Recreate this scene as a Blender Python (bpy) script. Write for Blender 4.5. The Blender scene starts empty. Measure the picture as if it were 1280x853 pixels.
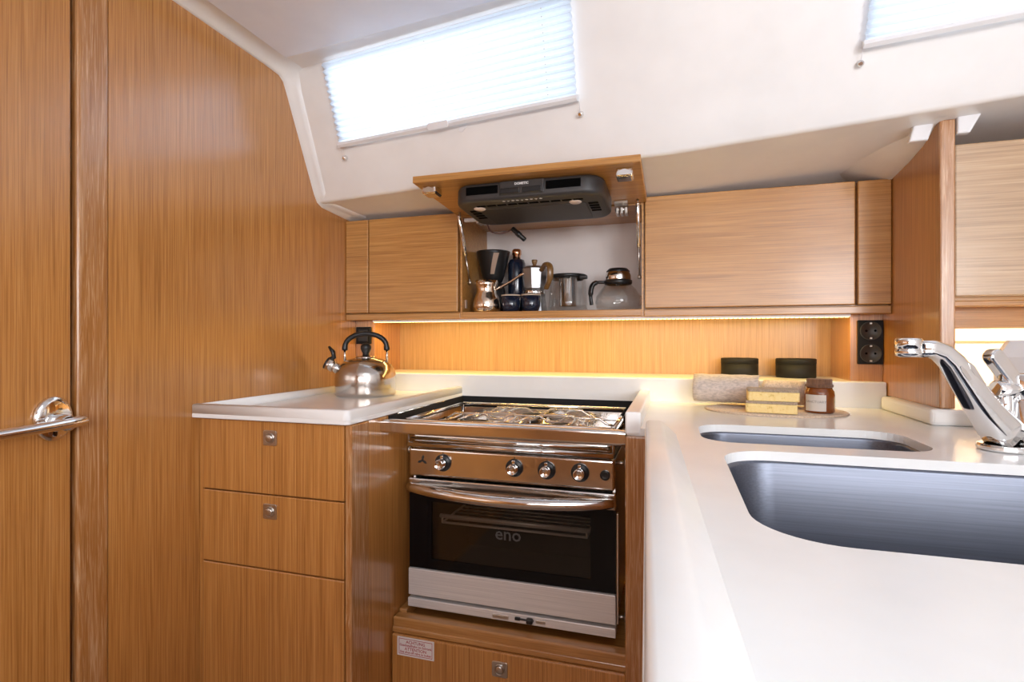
import bpy, bmesh, math, random
from mathutils import Vector, Matrix
random.seed(7)
PI = math.pi
scene = bpy.context.scene
COL = scene.collection
LIFT = 1.07                      # camera height above the cabin floor; everything is written relative to the lens and lifted at the end

# ------------------------------------------------------------------ camera
cam = bpy.data.cameras.new('camera'); cam.lens = 18.70; cam.sensor_width = 36; cam.clip_start = 0.01
camo = bpy.data.objects.new('camera', cam); COL.objects.link(camo)
camo.location = (0, 0, 0); camo.rotation_euler = (PI/2, 0, math.radians(16.8))
scene.camera = camo

# ------------------------------------------------------------------ exposure, sky, daylight, fill
scene.view_settings.view_transform = 'Standard'; scene.view_settings.look = 'None'
scene.view_settings.gamma = 1; scene.view_settings.use_curve_mapping = False
scene.view_settings.exposure = 0.20
w = bpy.data.worlds.new('sky'); scene.world = w; w.use_nodes = True
bg = w.node_tree.nodes['Background']; bg.inputs[0].default_value = (0.80, 0.89, 1, 1); bg.inputs[1].default_value = 1.7

def area_light(name, loc, aim, sx, sy, power, color, spread=180):
    l = bpy.data.lights.new(name, 'AREA'); l.shape = 'RECTANGLE'; l.size = sx; l.size_y = sy
    l.energy = power; l.color = color; l.spread = math.radians(spread)
    o = bpy.data.objects.new(name, l); COL.objects.link(o); o.location = loc
    d = Vector(aim) - Vector(loc); o.rotation_euler = d.to_track_quat('-Z', 'Y').to_euler(); return o
area_light('hatch_daylight', (0.20, -0.35, 0.735), (0.20, -0.35, 0), 0.80, 0.90, 2.0, (0.86, 0.92, 1.0))
area_light('companionway_daylight', (1.24, -1.05, 0.28), (-1.0, 0.80, 0.60), 1.1, 0.6, 42, (0.95, 0.97, 1.0))
area_light('saloon_fill', (0.1, -1.65, 0.22), (-0.1, 1.1, 0.40), 1.3, 0.6, 8.0, (0.96, 0.97, 1.0), 130)  # added frontal fill from behind the lens; the rear wall has no window
area_light('window_daylight', (-0.70, 1.50, 0.95), (-0.56, 1.14, 0.64), 0.60, 0.30, 7.5, (0.84, 0.91, 1.0))
area_light('window_daylight', (0.68, 1.42, 0.95), (0.65, 1.08, 0.64), 0.60, 0.30, 5.5, (0.84, 0.91, 1.0))

# ------------------------------------------------------------------ materials
def mat(name, color, rough=0.5, metal=0.0, spec=0.5, coat=0.0, aniso=0.0, sheen=0.0):
    m = bpy.data.materials.new(name); m.use_nodes = True
    b = m.node_tree.nodes['Principled BSDF']
    b.inputs['Base Color'].default_value = (*color, 1); b.inputs['Roughness'].default_value = rough
    b.inputs['Metallic'].default_value = metal; b.inputs['Specular IOR Level'].default_value = spec
    b.inputs['Coat Weight'].default_value = coat; b.inputs['Coat Roughness'].default_value = 0.1
    b.inputs['Anisotropic'].default_value = aniso; b.inputs['Sheen Weight'].default_value = sheen
    return m
def nodes(m): return m.node_tree.nodes, m.node_tree.links, m.node_tree.nodes['Principled BSDF']
def tex_coord(m, scale, kind='Object'):
    N, L, b = nodes(m)
    tc = N.new('ShaderNodeTexCoord'); mp = N.new('ShaderNodeMapping'); mp.inputs['Scale'].default_value = scale
    L.new(tc.outputs[kind], mp.inputs['Vector']); return mp.outputs[0]
def noise(m, vec, scale=1, detail=3, dist=0, rough=0.55):
    N, L, b = nodes(m); n = N.new('ShaderNodeTexNoise')
    n.inputs['Scale'].default_value = scale; n.inputs['Detail'].default_value = detail
    n.inputs['Distortion'].default_value = dist; n.inputs['Roughness'].default_value = rough
    L.new(vec, n.inputs['Vector']); return n.outputs['Fac']
def ramp(m, fac, stops):
    N, L, b = nodes(m); r = N.new('ShaderNodeValToRGB'); e = r.color_ramp.elements
    while len(e) < len(stops): e.new(0.5)
    for k, (p, c) in enumerate(stops): e[k].position = p; e[k].color = (*c, 1)
    L.new(fac, r.inputs[0]); return r.outputs[0]
def mixc(m, fac, a, b_, mode='MIX'):
    N, L, b = nodes(m); x = N.new('ShaderNodeMix'); x.data_type = 'RGBA'; x.blend_type = mode
    if isinstance(fac, float): x.inputs[0].default_value = fac
    else: L.new(fac, x.inputs[0])
    for q, v in ((6, a), (7, b_)):
        if isinstance(v, tuple): x.inputs[q].default_value = (*v, 1)
        else: L.new(v, x.inputs[q])
    return x.outputs[2]
def bump(m, h, strength, dist=0.001):
    N, L, b = nodes(m); n = N.new('ShaderNodeBump'); n.inputs['Strength'].default_value = strength
    n.inputs['Distance'].default_value = dist; L.new(h, n.inputs['Height']); L.new(n.outputs[0], b.inputs['Normal'])

def wood(name, grain, dark=(.26,.088,.016), mid=(.52,.222,.052), light=(.66,.335,.105), rough=.34, fine=420, swirl=0.0, coat=1.0):
    """combed oak veneer; grain is the axis the streaks run along"""
    m = mat(name, mid, rough, spec=0.5, coat=coat); m.node_tree.nodes['Principled BSDF'].inputs['Coat Roughness'].default_value = .20; m.node_tree.nodes['Principled BSDF'].inputs['Coat IOR'].default_value = 1.6
    def sc(a, g): return tuple(g if 'XYZ'[k] == grain else a for k in range(3))
    v1 = noise(m, tex_coord(m, sc(fine, 5.0)), 1, 3, swirl, .65)
    v2 = noise(m, tex_coord(m, sc(fine*0.30, 2.0)), 1, 3, swirl*1.5)
    v3 = noise(m, tex_coord(m, sc(7, 0.8)), 1, 2, 0)
    c1 = ramp(m, v1, [(.28, dark), (.52, mid), (.72, light)])
    c2 = ramp(m, v2, [(.30, dark), (.50, mid), (.70, light)])
    c = mixc(m, 0.28, c1, c2)
    c3 = ramp(m, v3, [(.3, (.93, .92, .91)), (.7, (1.04, 1.04, 1.04))])
    c = mixc(m, 1.0, c, c3, 'MULTIPLY')
    N, L, b = nodes(m); L.new(c, b.inputs['Base Color']); bump(m, v1, 0.25, 0.0006)
    return m
M = {}
M['oak_v'] = wood('oak veneer upright grain', 'Z')
M['oak_h'] = wood('oak veneer level grain', 'X', (.30,.115,.020), (.54,.255,.064), (.66,.36,.115), .36, 330, 0.3, .35)
M['oak_pale'] = wood('pale oak veneer level grain', 'X', (.30,.17,.080), (.52,.33,.175), (.64,.44,.26), .36, 330, 0.3)
M['oak_niche'] = wood('oak veneer in niche', 'Z', (.34,.18,.06), (.53,.30,.115), (.62,.38,.17), .45, 300, coat=.2)
M['oak_solid'] = wood('solid oak edging', 'Z', (.29,.105,.022), (.43,.18,.045), (.74,.50,.30), .36, 150, 2.6)
M['oak_solid_x'] = wood('solid oak rail', 'X', (.33,.135,.03), (.48,.22,.06), (.60,.32,.11), .4, 190, 1.0)
M['oak_floor'] = wood('cabin sole', 'Y', (.20,.13,.08), (.30,.21,.14), (.38,.28,.20), .5, 90, coat=0)

def white_mat(name, c, rough, n=(9, .03), coat=0):
    m = mat(name, c, rough, coat=coat)
    f = noise(m, tex_coord(m, (n[0],)*3), 1, 3)
    d = n[1]; col = ramp(m, f, [(.3, tuple(x*(1-d) for x in c)), (.7, tuple(min(1, x*(1+d)) for x in c))])
    N, L, b = nodes(m); L.new(col, b.inputs['Base Color']); return m
M['gelcoat'] = white_mat('white gelcoat liner', (.89,.88,.87), .30)
M['liner_trim'] = white_mat('white liner moulding', (.90,.89,.88), .28)
M['headliner'] = white_mat('pale grey headliner', (.84,.88,.98), .25)
M['solid_surface'] = white_mat('white solid surface', (.90,.90,.89), .20)
M['cream'] = white_mat('cream panel', (.86,.80,.70), .4)
M['cab_white'] = white_mat('white cabinet lining', (.84,.79,.77), .5)
M['white_plastic'] = white_mat('white plastic', (.84,.84,.86), .35)
M['chrome'] = mat('polished chrome', (.82,.81,.80), .07, 1)
M['stainless'] = mat('polished stainless steel', (.74,.71,.68), .14, 1)
M['kettle_steel'] = mat('satin kettle steel', (.60,.56,.52), .15, 1)
def brushed(name, c, rough, axis):
    m = mat(name, c, rough, 1)
    s = [420]*3; s['XYZ'.index(axis)] = 5
    f = noise(m, tex_coord(m, tuple(s)), 1, 2)
    col = ramp(m, f, [(.3, tuple(x*.86 for x in c)), (.7, tuple(min(1, x*1.06) for x in c))])
    N, L, b = nodes(m); L.new(col, b.inputs['Base Color']); bump(m, f, .12, .0003); return m
M['brushed'] = brushed('brushed steel', (.80,.78,.76), .30, 'X')
M['brushed_paled'] = brushed('steel paled for reflection', (.80,.77,.75), .34, 'X'); M['brushed_paled'].node_tree.nodes['Principled BSDF'].inputs['Metallic'].default_value = .25  # low metallic: pale colour stands in for a bright window reflection
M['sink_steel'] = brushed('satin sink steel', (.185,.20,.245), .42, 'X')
M['nickel'] = mat('satin nickel', (.62,.59,.55), .28, 1)
M['black_plastic'] = mat('black plastic', (.012,.012,.013), .32)
M['black_matte'] = mat('matte black', (.011,.011,.012), .6, spec=.25)
M['graphite'] = white_mat('graphite hood casing', (.036,.033,.033), .42)
M['hood_slot'] = mat('hood grille black', (.002,.002,.002), .9, spec=.05)
M['enamel'] = mat('dark oven enamel', (.010,.009,.009), .45)
M['dark_gap'] = mat('shadow gap backing', (.03,.02,.015), .8)
M['lens'] = mat('hood lamp lens', (.75,.62,.55), .25)
M['navy'] = mat('navy glaze', (.010,.016,.035), .15, coat=.6)
M['rim_clay'] = mat('bare clay rim', (.62,.48,.36), .6)
M['rack_wire'] = mat('bright rack wire', (.92,.89,.84), .3, .3)
M['copper'] = mat('copper', (.72,.38,.22), .22, 1)
M['cezve'] = mat('pale bronze polish', (.80,.69,.58), .10, 1)
M['aluminium'] = mat('moka aluminium', (.40,.40,.41), .36, 1)
M['wood_knob'] = wood('brown handle wood', 'Z', (.14,.065,.018), (.23,.115,.03), (.30,.16,.05), .4)
M['tan_plastic'] = mat('tan plastic', (.40,.27,.19), .5)
M['sponge'] = mat('yellow sponge', (.88,.65,.27), .9)
_f = noise(M['sponge'], tex_coord(M['sponge'], (170,)*3), 1, 3)
_N, _L, _b = nodes(M['sponge'])
_L.new(ramp(M['sponge'], _f, [(.28, (.60,.40,.09)), (.38, (.90,.66,.27)), (.8, (.95,.76,.37))]), _b.inputs['Base Color']); bump(M['sponge'], _f, .8, .003)
def cloth(name, c, sx, d=.28):
    m = mat(name, c, .95, sheen=.3)
    f = noise(m, tex_coord(m, sx), 1, 2)
    N, L, b = nodes(m)
    L.new(ramp(m, f, [(.35, tuple(x*(1-d) for x in c)), (.62, tuple(min(1, x*(1+d*.4)) for x in c))]), b.inputs['Base Color'])
    bump(m, f, .7, .002); return m
M['towel'] = cloth('grey woven towel', (.66,.58,.53), (110, 260, 260), .2)
M['towel_fine'] = cloth('beige woven towel', (.70,.58,.49), (280, 170, 280), .2)
M['mat'] = cloth('braided beige mat', (.72,.55,.40), (260, 260, 260), .2)
M['scrub'] = cloth('brown scouring pad', (.42,.32,.23), (500,)*3)
M['wax'] = mat('amber glass jar with wax', (.22,.055,.008), .08, coat=.8)
M['cork'] = cloth('dark wood jar lid', (.20,.095,.05), (300, 300, 40))
M['paper'] = white_mat('label paper', (.72,.66,.60), .7)
M['sticker'] = white_mat('white sticker', (.80,.74,.72), .45)
M['red_ink'] = mat('red print', (.42,.05,.06), .6)
M['grey_ink'] = mat('grey print', (.30,.26,.23), .6)
M['dark_ink'] = mat('dark print', (.02,.02,.02), .5)
M['white_ink'] = mat('white print', (.75,.75,.75), .5)
M['logo_grey'] = mat('grey glass print', (.075,.072,.07), .5)
M['red_wire'] = mat('brown cable', (.09,.028,.018), .5)
def thin_glass(name, tint, refl=.10):
    m = bpy.data.materials.new(name); m.use_nodes = True; N, L = m.node_tree.nodes, m.node_tree.links
    N.clear(); o = N.new('ShaderNodeOutputMaterial'); t = N.new('ShaderNodeBsdfTransparent'); t.inputs[0].default_value = (*tint, 1)
    g = N.new('ShaderNodeBsdfGlossy'); g.inputs['Roughness'].default_value = .02; g.inputs[0].default_value = (1, 1, 1, 1)
    lw = N.new('ShaderNodeLayerWeight'); lw.inputs[0].default_value = .25
    mr = N.new('ShaderNodeMapRange'); mr.inputs['To Min'].default_value = refl*.4; mr.inputs['To Max'].default_value = .42
    mx = N.new('ShaderNodeMixShader'); L.new(lw.outputs['Facing'], mr.inputs['Value']); L.new(mr.outputs[0], mx.inputs[0])
    L.new(t.outputs[0], mx.inputs[1]); L.new(g.outputs[0], mx.inputs[2]); L.new(mx.outputs[0], o.inputs[0]); return m
M['glass'] = thin_glass('clear glass', (.975,.975,.97), .06)
M['pane'] = thin_glass('window pane', (.92,.96,.97), .06)
M['oven_glass'] = thin_glass('smoked oven glass', (.66,.63,.60), .02)
M['oven_border'] = mat('black oven glass border', (.004,.004,.005), .06, spec=.22)
def emit(name, c, s):
    m = bpy.data.materials.new(name); m.use_nodes = True; N, L = m.node_tree.nodes, m.node_tree.links
    N.clear(); o = N.new('ShaderNodeOutputMaterial'); e = N.new('ShaderNodeEmission'); e.inputs[0].default_value = (*c, 1); e.inputs[1].default_value = s
    L.new(e.outputs[0], o.inputs[0]); return m
M['led'] = emit('warm led tape', (1, .66, .22), 6)
M['hatch_glow'] = emit('bright hatch sky', (.86, .93, 1), 1.6)
def translucent(name, c):
    m = bpy.data.materials.new(name); m.use_nodes = True; N, L = m.node_tree.nodes, m.node_tree.links
    N.clear(); o = N.new('ShaderNodeOutputMaterial'); t = N.new('ShaderNodeBsdfTranslucent'); d = N.new('ShaderNodeBsdfDiffuse')
    t.inputs[0].default_value = (*c, 1); d.inputs[0].default_value = (*c, 1); mx = N.new('ShaderNodeMixShader'); mx.inputs[0].default_value = .45
    L.new(t.outputs[0], mx.inputs[1]); L.new(d.outputs[0], mx.inputs[2]); L.new(mx.outputs[0], o.inputs[0]); return m
M['blind'] = translucent('pleated blind cloth', (.72,.77,.84))

# ------------------------------------------------------------------ mesh helpers (all coordinates metric, relative to the lens)
def add(bm, tmp, mx=None):
    vm = {}
    for v in tmp.verts: vm[v] = bm.verts.new(mx @ v.co if mx else v.co)
    for f in tmp.faces:
        try: bm.faces.new([vm[v] for v in f.verts]).smooth = f.smooth
        except ValueError: pass
    tmp.free(); return bm
def bevel_all(t, bev, seg=2, ang=30):
    ed = [e for e in t.edges if len(e.link_faces) == 2 and e.calc_face_angle(0) > math.radians(ang)]
    if bev > 0 and ed: bmesh.ops.bevel(t, geom=ed, offset=bev, segments=seg, profile=.5, affect='EDGES', clamp_overlap=True)
def box(bm, x0, x1, y0, y1, z0, z1, bev=0.0, seg=2, mx=None):
    t = bmesh.new(); bmesh.ops.create_cube(t, size=1)
    for v in t.verts: v.co = Vector(((x0+x1)/2 + v.co.x*(x1-x0), (y0+y1)/2 + v.co.y*(y1-y0), (z0+z1)/2 + v.co.z*(z1-z0)))
    bevel_all(t, bev, seg); return add(bm, t, mx)
def rrect(w_, h_, r, seg=6):
    pts = []
    for cx, cy, a0 in ((w_/2-r, h_/2-r, 0), (-w_/2+r, h_/2-r, 90), (-w_/2+r, -h_/2+r, 180), (w_/2-r, -h_/2+r, 270)):
        for k in range(seg+1):
            a = math.radians(a0 + 90*k/seg); pts.append((cx+r*math.cos(a), cy+r*math.sin(a)))
    return pts
def prism(bm, pts, z0, z1, mx=None, bev=0.0, seg=2):
    t = bmesh.new()
    b0 = [t.verts.new((x, y, z0)) for x, y in pts]; b1 = [t.verts.new((x, y, z1)) for x, y in pts]
    n = len(pts); t.faces.new(list(reversed(b0))); t.faces.new(b1)
    for i in range(n): t.faces.new((b0[i], b0[(i+1) % n], b1[(i+1) % n], b1[i]))
    bmesh.ops.recalc_face_normals(t, faces=t.faces)
    if bev > 0:
        ed = [e for e in t.edges if abs(e.verts[0].co.z - e.verts[1].co.z) < 1e-7]
        bmesh.ops.bevel(t, geom=ed, offset=bev, segments=seg, profile=.5, affect='EDGES', clamp_overlap=True)
    return add(bm, t, mx)
def lathe(bm, prof, c=(0, 0, 0), seg=32, mx=None, smooth=True, cap=True, sy=1.0):
    t = bmesh.new(); rings = []
    for r, z in prof:
        rings.append([t.verts.new((r*math.cos(2*PI*k/seg), sy*r*math.sin(2*PI*k/seg), z)) for k in range(seg)])
    for a, b in zip(rings, rings[1:]):
        for k in range(seg):
            f = t.faces.new((a[k], a[(k+1) % seg], b[(k+1) % seg], b[k])); f.smooth = smooth
    if cap:
        for ring in (rings[0], rings[-1]):
            try: t.faces.new(ring)
            except ValueError: pass
    bmesh.ops.recalc_face_normals(t, faces=t.faces)
    m = Matrix.Translation(c); m = m @ mx if mx else m
    return add(bm, t, m)
def axis_mx(a, b):
    d = (Vector(b) - Vector(a)).normalized()
    return Matrix.Translation(a) @ d.to_track_quat('Z', 'Y').to_matrix().to_4x4(), (Vector(b)-Vector(a)).length
def cyl(bm, a, b, r, r2=None, seg=20, bev=0.0):
    mx, L = axis_mx(a, b); r2 = r if r2 is None else r2
    pr = [(r, 0), (r2, L)] if bev == 0 else [(max(r-bev, 1e-4), 0), (r, bev), (r2, L-bev), (max(r2-bev, 1e-4), L)]
    return lathe(bm, pr, seg=seg, mx=mx)
def tube(bm, pts, rad, seg=8, flat=1.0, closed=False, up=None):
    """swept round (or flattened) bar; rad is one number or one per point"""
    P = [Vector(p) for p in pts]; n = len(P)
    if not hasattr(rad, '__len__'): rad = [rad]*n
    t = bmesh.new(); rings = []; prev = None
    for i in range(n):
        d = (P[(i+1) % n] - P[i-1]) if closed else (P[min(i+1, n-1)] - P[max(i-1, 0)])
        d.normalize()
        ref = Vector(up) if up else (prev if prev else (Vector((0, 0, 1)) if abs(d.z) < .9 else Vector((0, 1, 0))))
        a = d.cross(ref)
        if a.length < 1e-5: a = d.cross(Vector((1, .01, 0)))
        a.normalize(); b = a.cross(d).normalized(); prev = b
        rings.append([t.verts.new(P[i] + a*rad[i]*math.cos(2*PI*k/seg) + b*rad[i]*flat*math.sin(2*PI*k/seg)) for k in range(seg)])
    rng = range(n) if closed else range(n-1)
    for i in rng:
        A, B = rings[i], rings[(i+1) % n]
        for k in range(seg): t.faces.new((A[k], A[(k+1) % seg], B[(k+1) % seg], B[k])).smooth = True
    if not closed: t.faces.new(rings[0]); t.faces.new(rings[-1])
    bmesh.ops.recalc_face_normals(t, faces=t.faces)
    return add(bm, t)
def smooth_path(pts, n=6):
    P = [Vector(p) for p in pts]; out = []
    for i in range(len(P)-1):
        p0, p1, p2, p3 = P[max(i-1, 0)], P[i], P[i+1], P[min(i+2, len(P)-1)]
        for k in range(n):
            s = k/n; out.append(.5*((2*p1) + (p2-p0)*s + (2*p0-5*p1+4*p2-p3)*s*s + (3*p1-p0-3*p2+p3)*s**3))
    out.append(P[-1]); return out
def plate_with_holes(bm, outer, holes, z0, z1):
    t = bmesh.new(); loops = []
    for lp in [outer] + holes:
        vs = [t.verts.new((x, y, z1)) for x, y in lp]; loops.append(vs)
        for i in range(len(vs)): t.edges.new((vs[i], vs[(i+1) % len(vs)]))
    bmesh.ops.triangle_fill(t, edges=t.edges[:], use_beauty=True, normal=(0, 0, 1))
    top = t.faces[:]
    low = {v: t.verts.new((v.co.x, v.co.y, z0)) for v in t.verts[:]}
    for f in top: t.faces.new([low[v] for v in reversed(f.verts)])
    for vs in loops:
        for i in range(len(vs)):
            a, b = vs[i], vs[(i+1) % len(vs)]; t.faces.new((a, b, low[b], low[a]))
    bmesh.ops.recalc_face_normals(t, faces=t.faces)
    return add(bm, t)
def loft(bm, sections, smooth=False, caps=False, closed=False):
    R = [[bm.verts.new(p) for p in s] for s in sections]
    for a, b in zip(R, R[1:]):
        m = len(a)
        for k in range(m if closed else m-1):
            f = bm.faces.new((a[k], a[(k+1) % m], b[(k+1) % m], b[k])); f.smooth = smooth
    if caps: bm.faces.new(R[0]); bm.faces.new(list(reversed(R[-1])))
    return bm
B = bmesh.new
def obj(name, bm, m, parent=None, local=False, smooth_angle=None):
    """link a bmesh as ONE object; children are stored relative to their thing"""
    top = parent
    off = Vector()
    while top is not None: off += top.location; top = top.parent
    me = bpy.data.meshes.new(name)
    if parent is not None and not local:
        for v in bm.verts: v.co -= off
    bmesh.ops.recalc_face_normals(bm, faces=bm.faces) if local is None else None
    bm.to_mesh(me); bm.free(); me.materials.append(M[m] if isinstance(m, str) else m)
    o = bpy.data.objects.new(name, me); COL.objects.link(o)
    if parent is not None: o.parent = parent
    return o
def tag(o, label, cat, group=None):
    o['label'] = label; o['category'] = cat
    if group: o['group'] = group
    return o
def thing(name, label, cat, loc, group=None):
    o = bpy.data.objects.new(name, None); o.empty_display_size = .05; COL.objects.link(o); o.location = loc
    return tag(o, label, cat, group)
def struct(name, bm, m, parent=None):
    o = obj(name, bm, m, parent)
    if parent is None: o['kind'] = 'structure'
    return o
def text_bm(s, size, mx, depth=.0003, bold=0):
    cu = bpy.data.curves.new('lettering', 'FONT'); cu.body = s; cu.size = size; cu.extrude = depth; cu.align_x = 'CENTER'; cu.align_y = 'CENTER'; cu.resolution_u = 2; cu.offset = bold
    o = bpy.data.objects.new('lettering', cu); COL.objects.link(o)
    bpy.context.view_layer.update(); dg = bpy.context.evaluated_depsgraph_get()
    me = bpy.data.meshes.new_from_object(o.evaluated_get(dg)); bm = bmesh.new(); bm.from_mesh(me)
    bpy.data.objects.remove(o); bpy.data.curves.remove(cu); bpy.data.meshes.remove(me)
    for v in bm.verts: v.co = mx @ v.co
    return bm
FACE = Matrix.Rotation(PI/2, 4, 'X')            # local x right, y up, z towards the viewer (-Y)
def face_at(x, y, z): return Matrix.Translation((x, y, z)) @ FACE

# ------------------------------------------------------------------ SETTING
XL, ZF = -1.0, -1.07
LOY = [(-1.05, 1.340), (-.89, 1.315), (-.06, 1.200), (.48, 1.176), (1.32, 1.10)]
def lo_y(X):
    for (a, p), (c, q) in zip(LOY, LOY[1:]):
        if X <= c or c == LOY[-1][0]: return p+(q-p)*(X-a)/(c-a)
def coach(X, t):       # coachroof side: t=0 at the lower edge, 1 at the deckhead
    y0 = lo_y(X); lo = Vector((X, y0, .405+.055*max(0, X))); hi = Vector((X, y0-.136, .722)); return lo.lerp(hi, t)
b = B(); box(b, -1.4, 1.45, -1.75, 1.9, ZF-.03, ZF); struct('floor', b, 'oak_floor')
# left bulkhead: veneer panel, solid edging, door
b = B(); box(b, XL-.035, XL, .727, 1.75, ZF, .76); struct('wall_left', b, 'oak_v')
b = B(); box(b, XL-.035, XL+.002, .672, .727, ZF, .76, .006, 3); struct('trim_1', b, 'oak_solid')
b = B(); box(b, XL-.05, XL-.02, .64, .69, ZF, .76); struct('trim_2', b, 'dark_gap')
b = B(); box(b, XL-.035, XL, .20, .663, ZF, .76, .003); door = struct('door_1', b, 'oak_v')
b = B(); box(b, XL-.035, XL, -1.75, .196, ZF, .76); struct('wall_left', b, 'oak_v')
# door lever on its rose
DX = Matrix(((0, 0, 1, 0), (1, 0, 0, 0), (0, 1, 0, 0), (0, 0, 0, 1)))       # local z -> +X
b = B(); lathe(b, [(.0005, .010), (.022, .010), (.0275, .008), (.029, .005), (.029, 0)], (XL, .633, -.131), 40, DX, sy=1.30)
rose = obj('door_rose', b, 'chrome', door)
b = B(); cyl(b, (XL+.006, .634, -.137), (XL+.040, .634, -.137), .0155, .0135, 28, .002)
tube(b, smooth_path([(XL+.030, .660, -.136), (XL+.036, .640, -.137), (XL+.038, .60, -.1385), (XL+.038, .52, -.141), (XL+.038, .46, -.142)]), [.0125]*8+[.012]*12+[.011]*5, 12, .75, up=(0, 0, 1))
obj('door_handle', b, 'chrome', door)

# hull liner: deckhead, coachroof side with window openings, soffit
XS = [-1.03, -.848, -.208, .346, 1.02, 1.30]; TS = [0.02, .20, .412, .985, 1.0]
b = B()
xs = sorted(set(XS + [-1.0+.1*k for k in range(24)])); xs = [x for x in xs if x <= 1.30]
grid = [[b.verts.new(coach(x, t)) for t in TS] for x in xs]
for i in range(len(xs)-1):
    xm = (xs[i]+xs[i+1])/2
    for j in range(len(TS)-1):
        if j == 2 and (-.848 < xm < -.208 or .346 < xm < 1.02): continue
        b.faces.new((grid[i][j], grid[i+1][j], grid[i+1][j+1], grid[i][j+1])).smooth = True
# rounded lower edge and soffit running back over the lockers
prev = None
for i, x in enumerate(xs):
    p0 = coach(x, .02); n = []
    d_in = (coach(x, .02)-coach(x, .3)).normalized()
    back = Vector((0, 1, -.035)).normalized()
    for s_ in (0, .25, .5, .75, 1):
        ang = s_; dirv = d_in.lerp(back, ang).normalized()
        n.append(dirv)
    ring = [grid[i][0]]; p = p0.copy()
    for dv in n[1:]:
        p = p + dv*.004; ring.append(b.verts.new(p))
    ring.append(b.verts.new(p + back*(1.50-p.y)))
    ring.append(b.verts.new(Vector((x, 1.56, p.z - .028)))); ring.append(b.verts.new(Vector((x, 1.75, p.z - .03))))
    if prev:
        for k in range(len(ring)-1): b.faces.new((prev[k], prev[k+1], ring[k+1], ring[k])).smooth = True
    prev = ring
struct('wall_back', b, 'gelcoat')
# window reveals and panes
for nm, (x0, x1) in (('window_1', (-.848, -.208)), ('window_2', (.346, 1.02))):
    c = [coach(x0, .412), coach(x1, .412), coach(x1, .985), coach(x0, .985)]
    nrm = (c[1]-c[0]).cross(c[3]-c[0]).normalized()
    if nrm.y < 0: nrm = -nrm
    b = B(); vs = [b.verts.new(p + nrm*.03) for p in c]; b.faces.new(vs); win = struct(nm, b, 'pane')
    b = B(); R0 = [b.verts.new(p) for p in c]; R1 = [b.verts.new(p + nrm*.045) for p in c]
    for k in range(4): b.faces.new((R0[k], R0[(k+1) % 4], R1[(k+1) % 4], R1[k]))
    obj('window_frame', b, 'gelcoat', win)
# deckhead: white liner, raised grey headlining panel, hatch opening
b = B(); plate_with_holes(b, [(-1.05, -1.75), (1.3, -1.75), (1.3, .975), (-.06, 1.07), (-1.05, 1.21)], [[(-.22, -.82), (.62, -.82), (.62, .12), (-.22, .12)]], .722, .76)
struct('ceiling', b, 'gelcoat')
b = B(); plate_with_holes(b, [(-.925, -1.6), (1.2, -1.6), (1.2, .885), (-.925, 1.108)], [[(-.24, -.84), (.64, -.84), (.64, .14), (-.24, .14)]], .708, .7225)
struct('ceiling_panel', b, 'headliner')
b = B(); box(b, -.26, .66, -.86, .16, .775, .785); hatch = struct('window_3', b, 'hatch_glow')
b = B()
for q in ((-.27, -.22, -.87, .17), (.62, .67, -.87, .17), (-.27, .67, -.87, -.82), (-.27, .67, .12, .17)): box(b, *q, .69, .71, .006)
obj('hatch_frame', b, 'white_plastic', hatch)
# white moulding where the bulkhead meets the liner (profile seen on the wall), running deckhead > slope > soffit
prof = [(.55, .712), (.86, .712), (1.185, .703), (1.335, .402), (1.37, .394), (1.515, .386)]
prof_s = [prof[0], prof[1], (1.12, .7085)] + [(1.172, .7055), (1.188, .695), (1.198, .676)] + [(1.316, .428), (1.330, .407), (1.352, .397)] + [prof[-1]]
outp = [(.55, .728, .085), (.86, .728, .085), (1.12, .728, .085)] + [(1.200, .724, .075), (1.206, .695, .055), (1.214, .672, .050)] + [(1.318, .432, .050), (1.334, .412, .050), (1.360, .406, .060)] + [(1.515, .400, .070)]
b = B(); secs = []
for (y, z), (y2, z2, wd) in zip(prof_s, outp):
    secs.append([(XL, y, z), (XL+.010, y, z), (XL+.016, y*.8+y2*.2, z*.8+z2*.2+.002), (XL+wd*.55, y*.25+y2*.75-.004, z*.25+z2*.75-.004), (XL+wd*.8, y*.08+y2*.92-.003, z*.08+z2*.92-.002), (XL+wd, y2+.012, z2+.008)])
loft(b, secs, True); struct('trim_3', b, 'liner_trim')
# back wall: lit niche between two posts
b = B(); box(b, -.94, .44, 1.70, 1.72, -.12, .075); struct('wall_niche', b, 'oak_niche')
b = B(); box(b, XL, -.93, 1.53, 1.71, -.16, .075, .001); struct('wall_post', b, 'oak_v')
b = B(); box(b, .428, .50, 1.53, 1.71, -.16, .075, .001); struct('wall_post', b, 'oak_v')
b = B(); box(b, -1.05, 1.30, 1.73, 1.76, ZF, .45); struct('wall_outboard', b, 'dark_gap')
# divider bulkhead at the right with its solid front edge
b = B()
pts = [(1.25, -.132), (1.71, -.132), (1.71, .392), (1.49, .388), (1.384, .398), (1.31, .410), (1.285, .420), (1.266, .430), (1.25, .432)]
PX = Matrix(((0, 0, 1, 0), (1, 0, 0, 0), (0, 1, 0, 0), (0, 0, 0, 1)))
prism(b, pts, .500, .522, PX); struct('wall_right', b, 'oak_v')
b = B(); box(b, .498, .524, 1.232, 1.252, -.132, .4305, .003); struct('trim_4', b, 'oak_solid')
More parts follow.
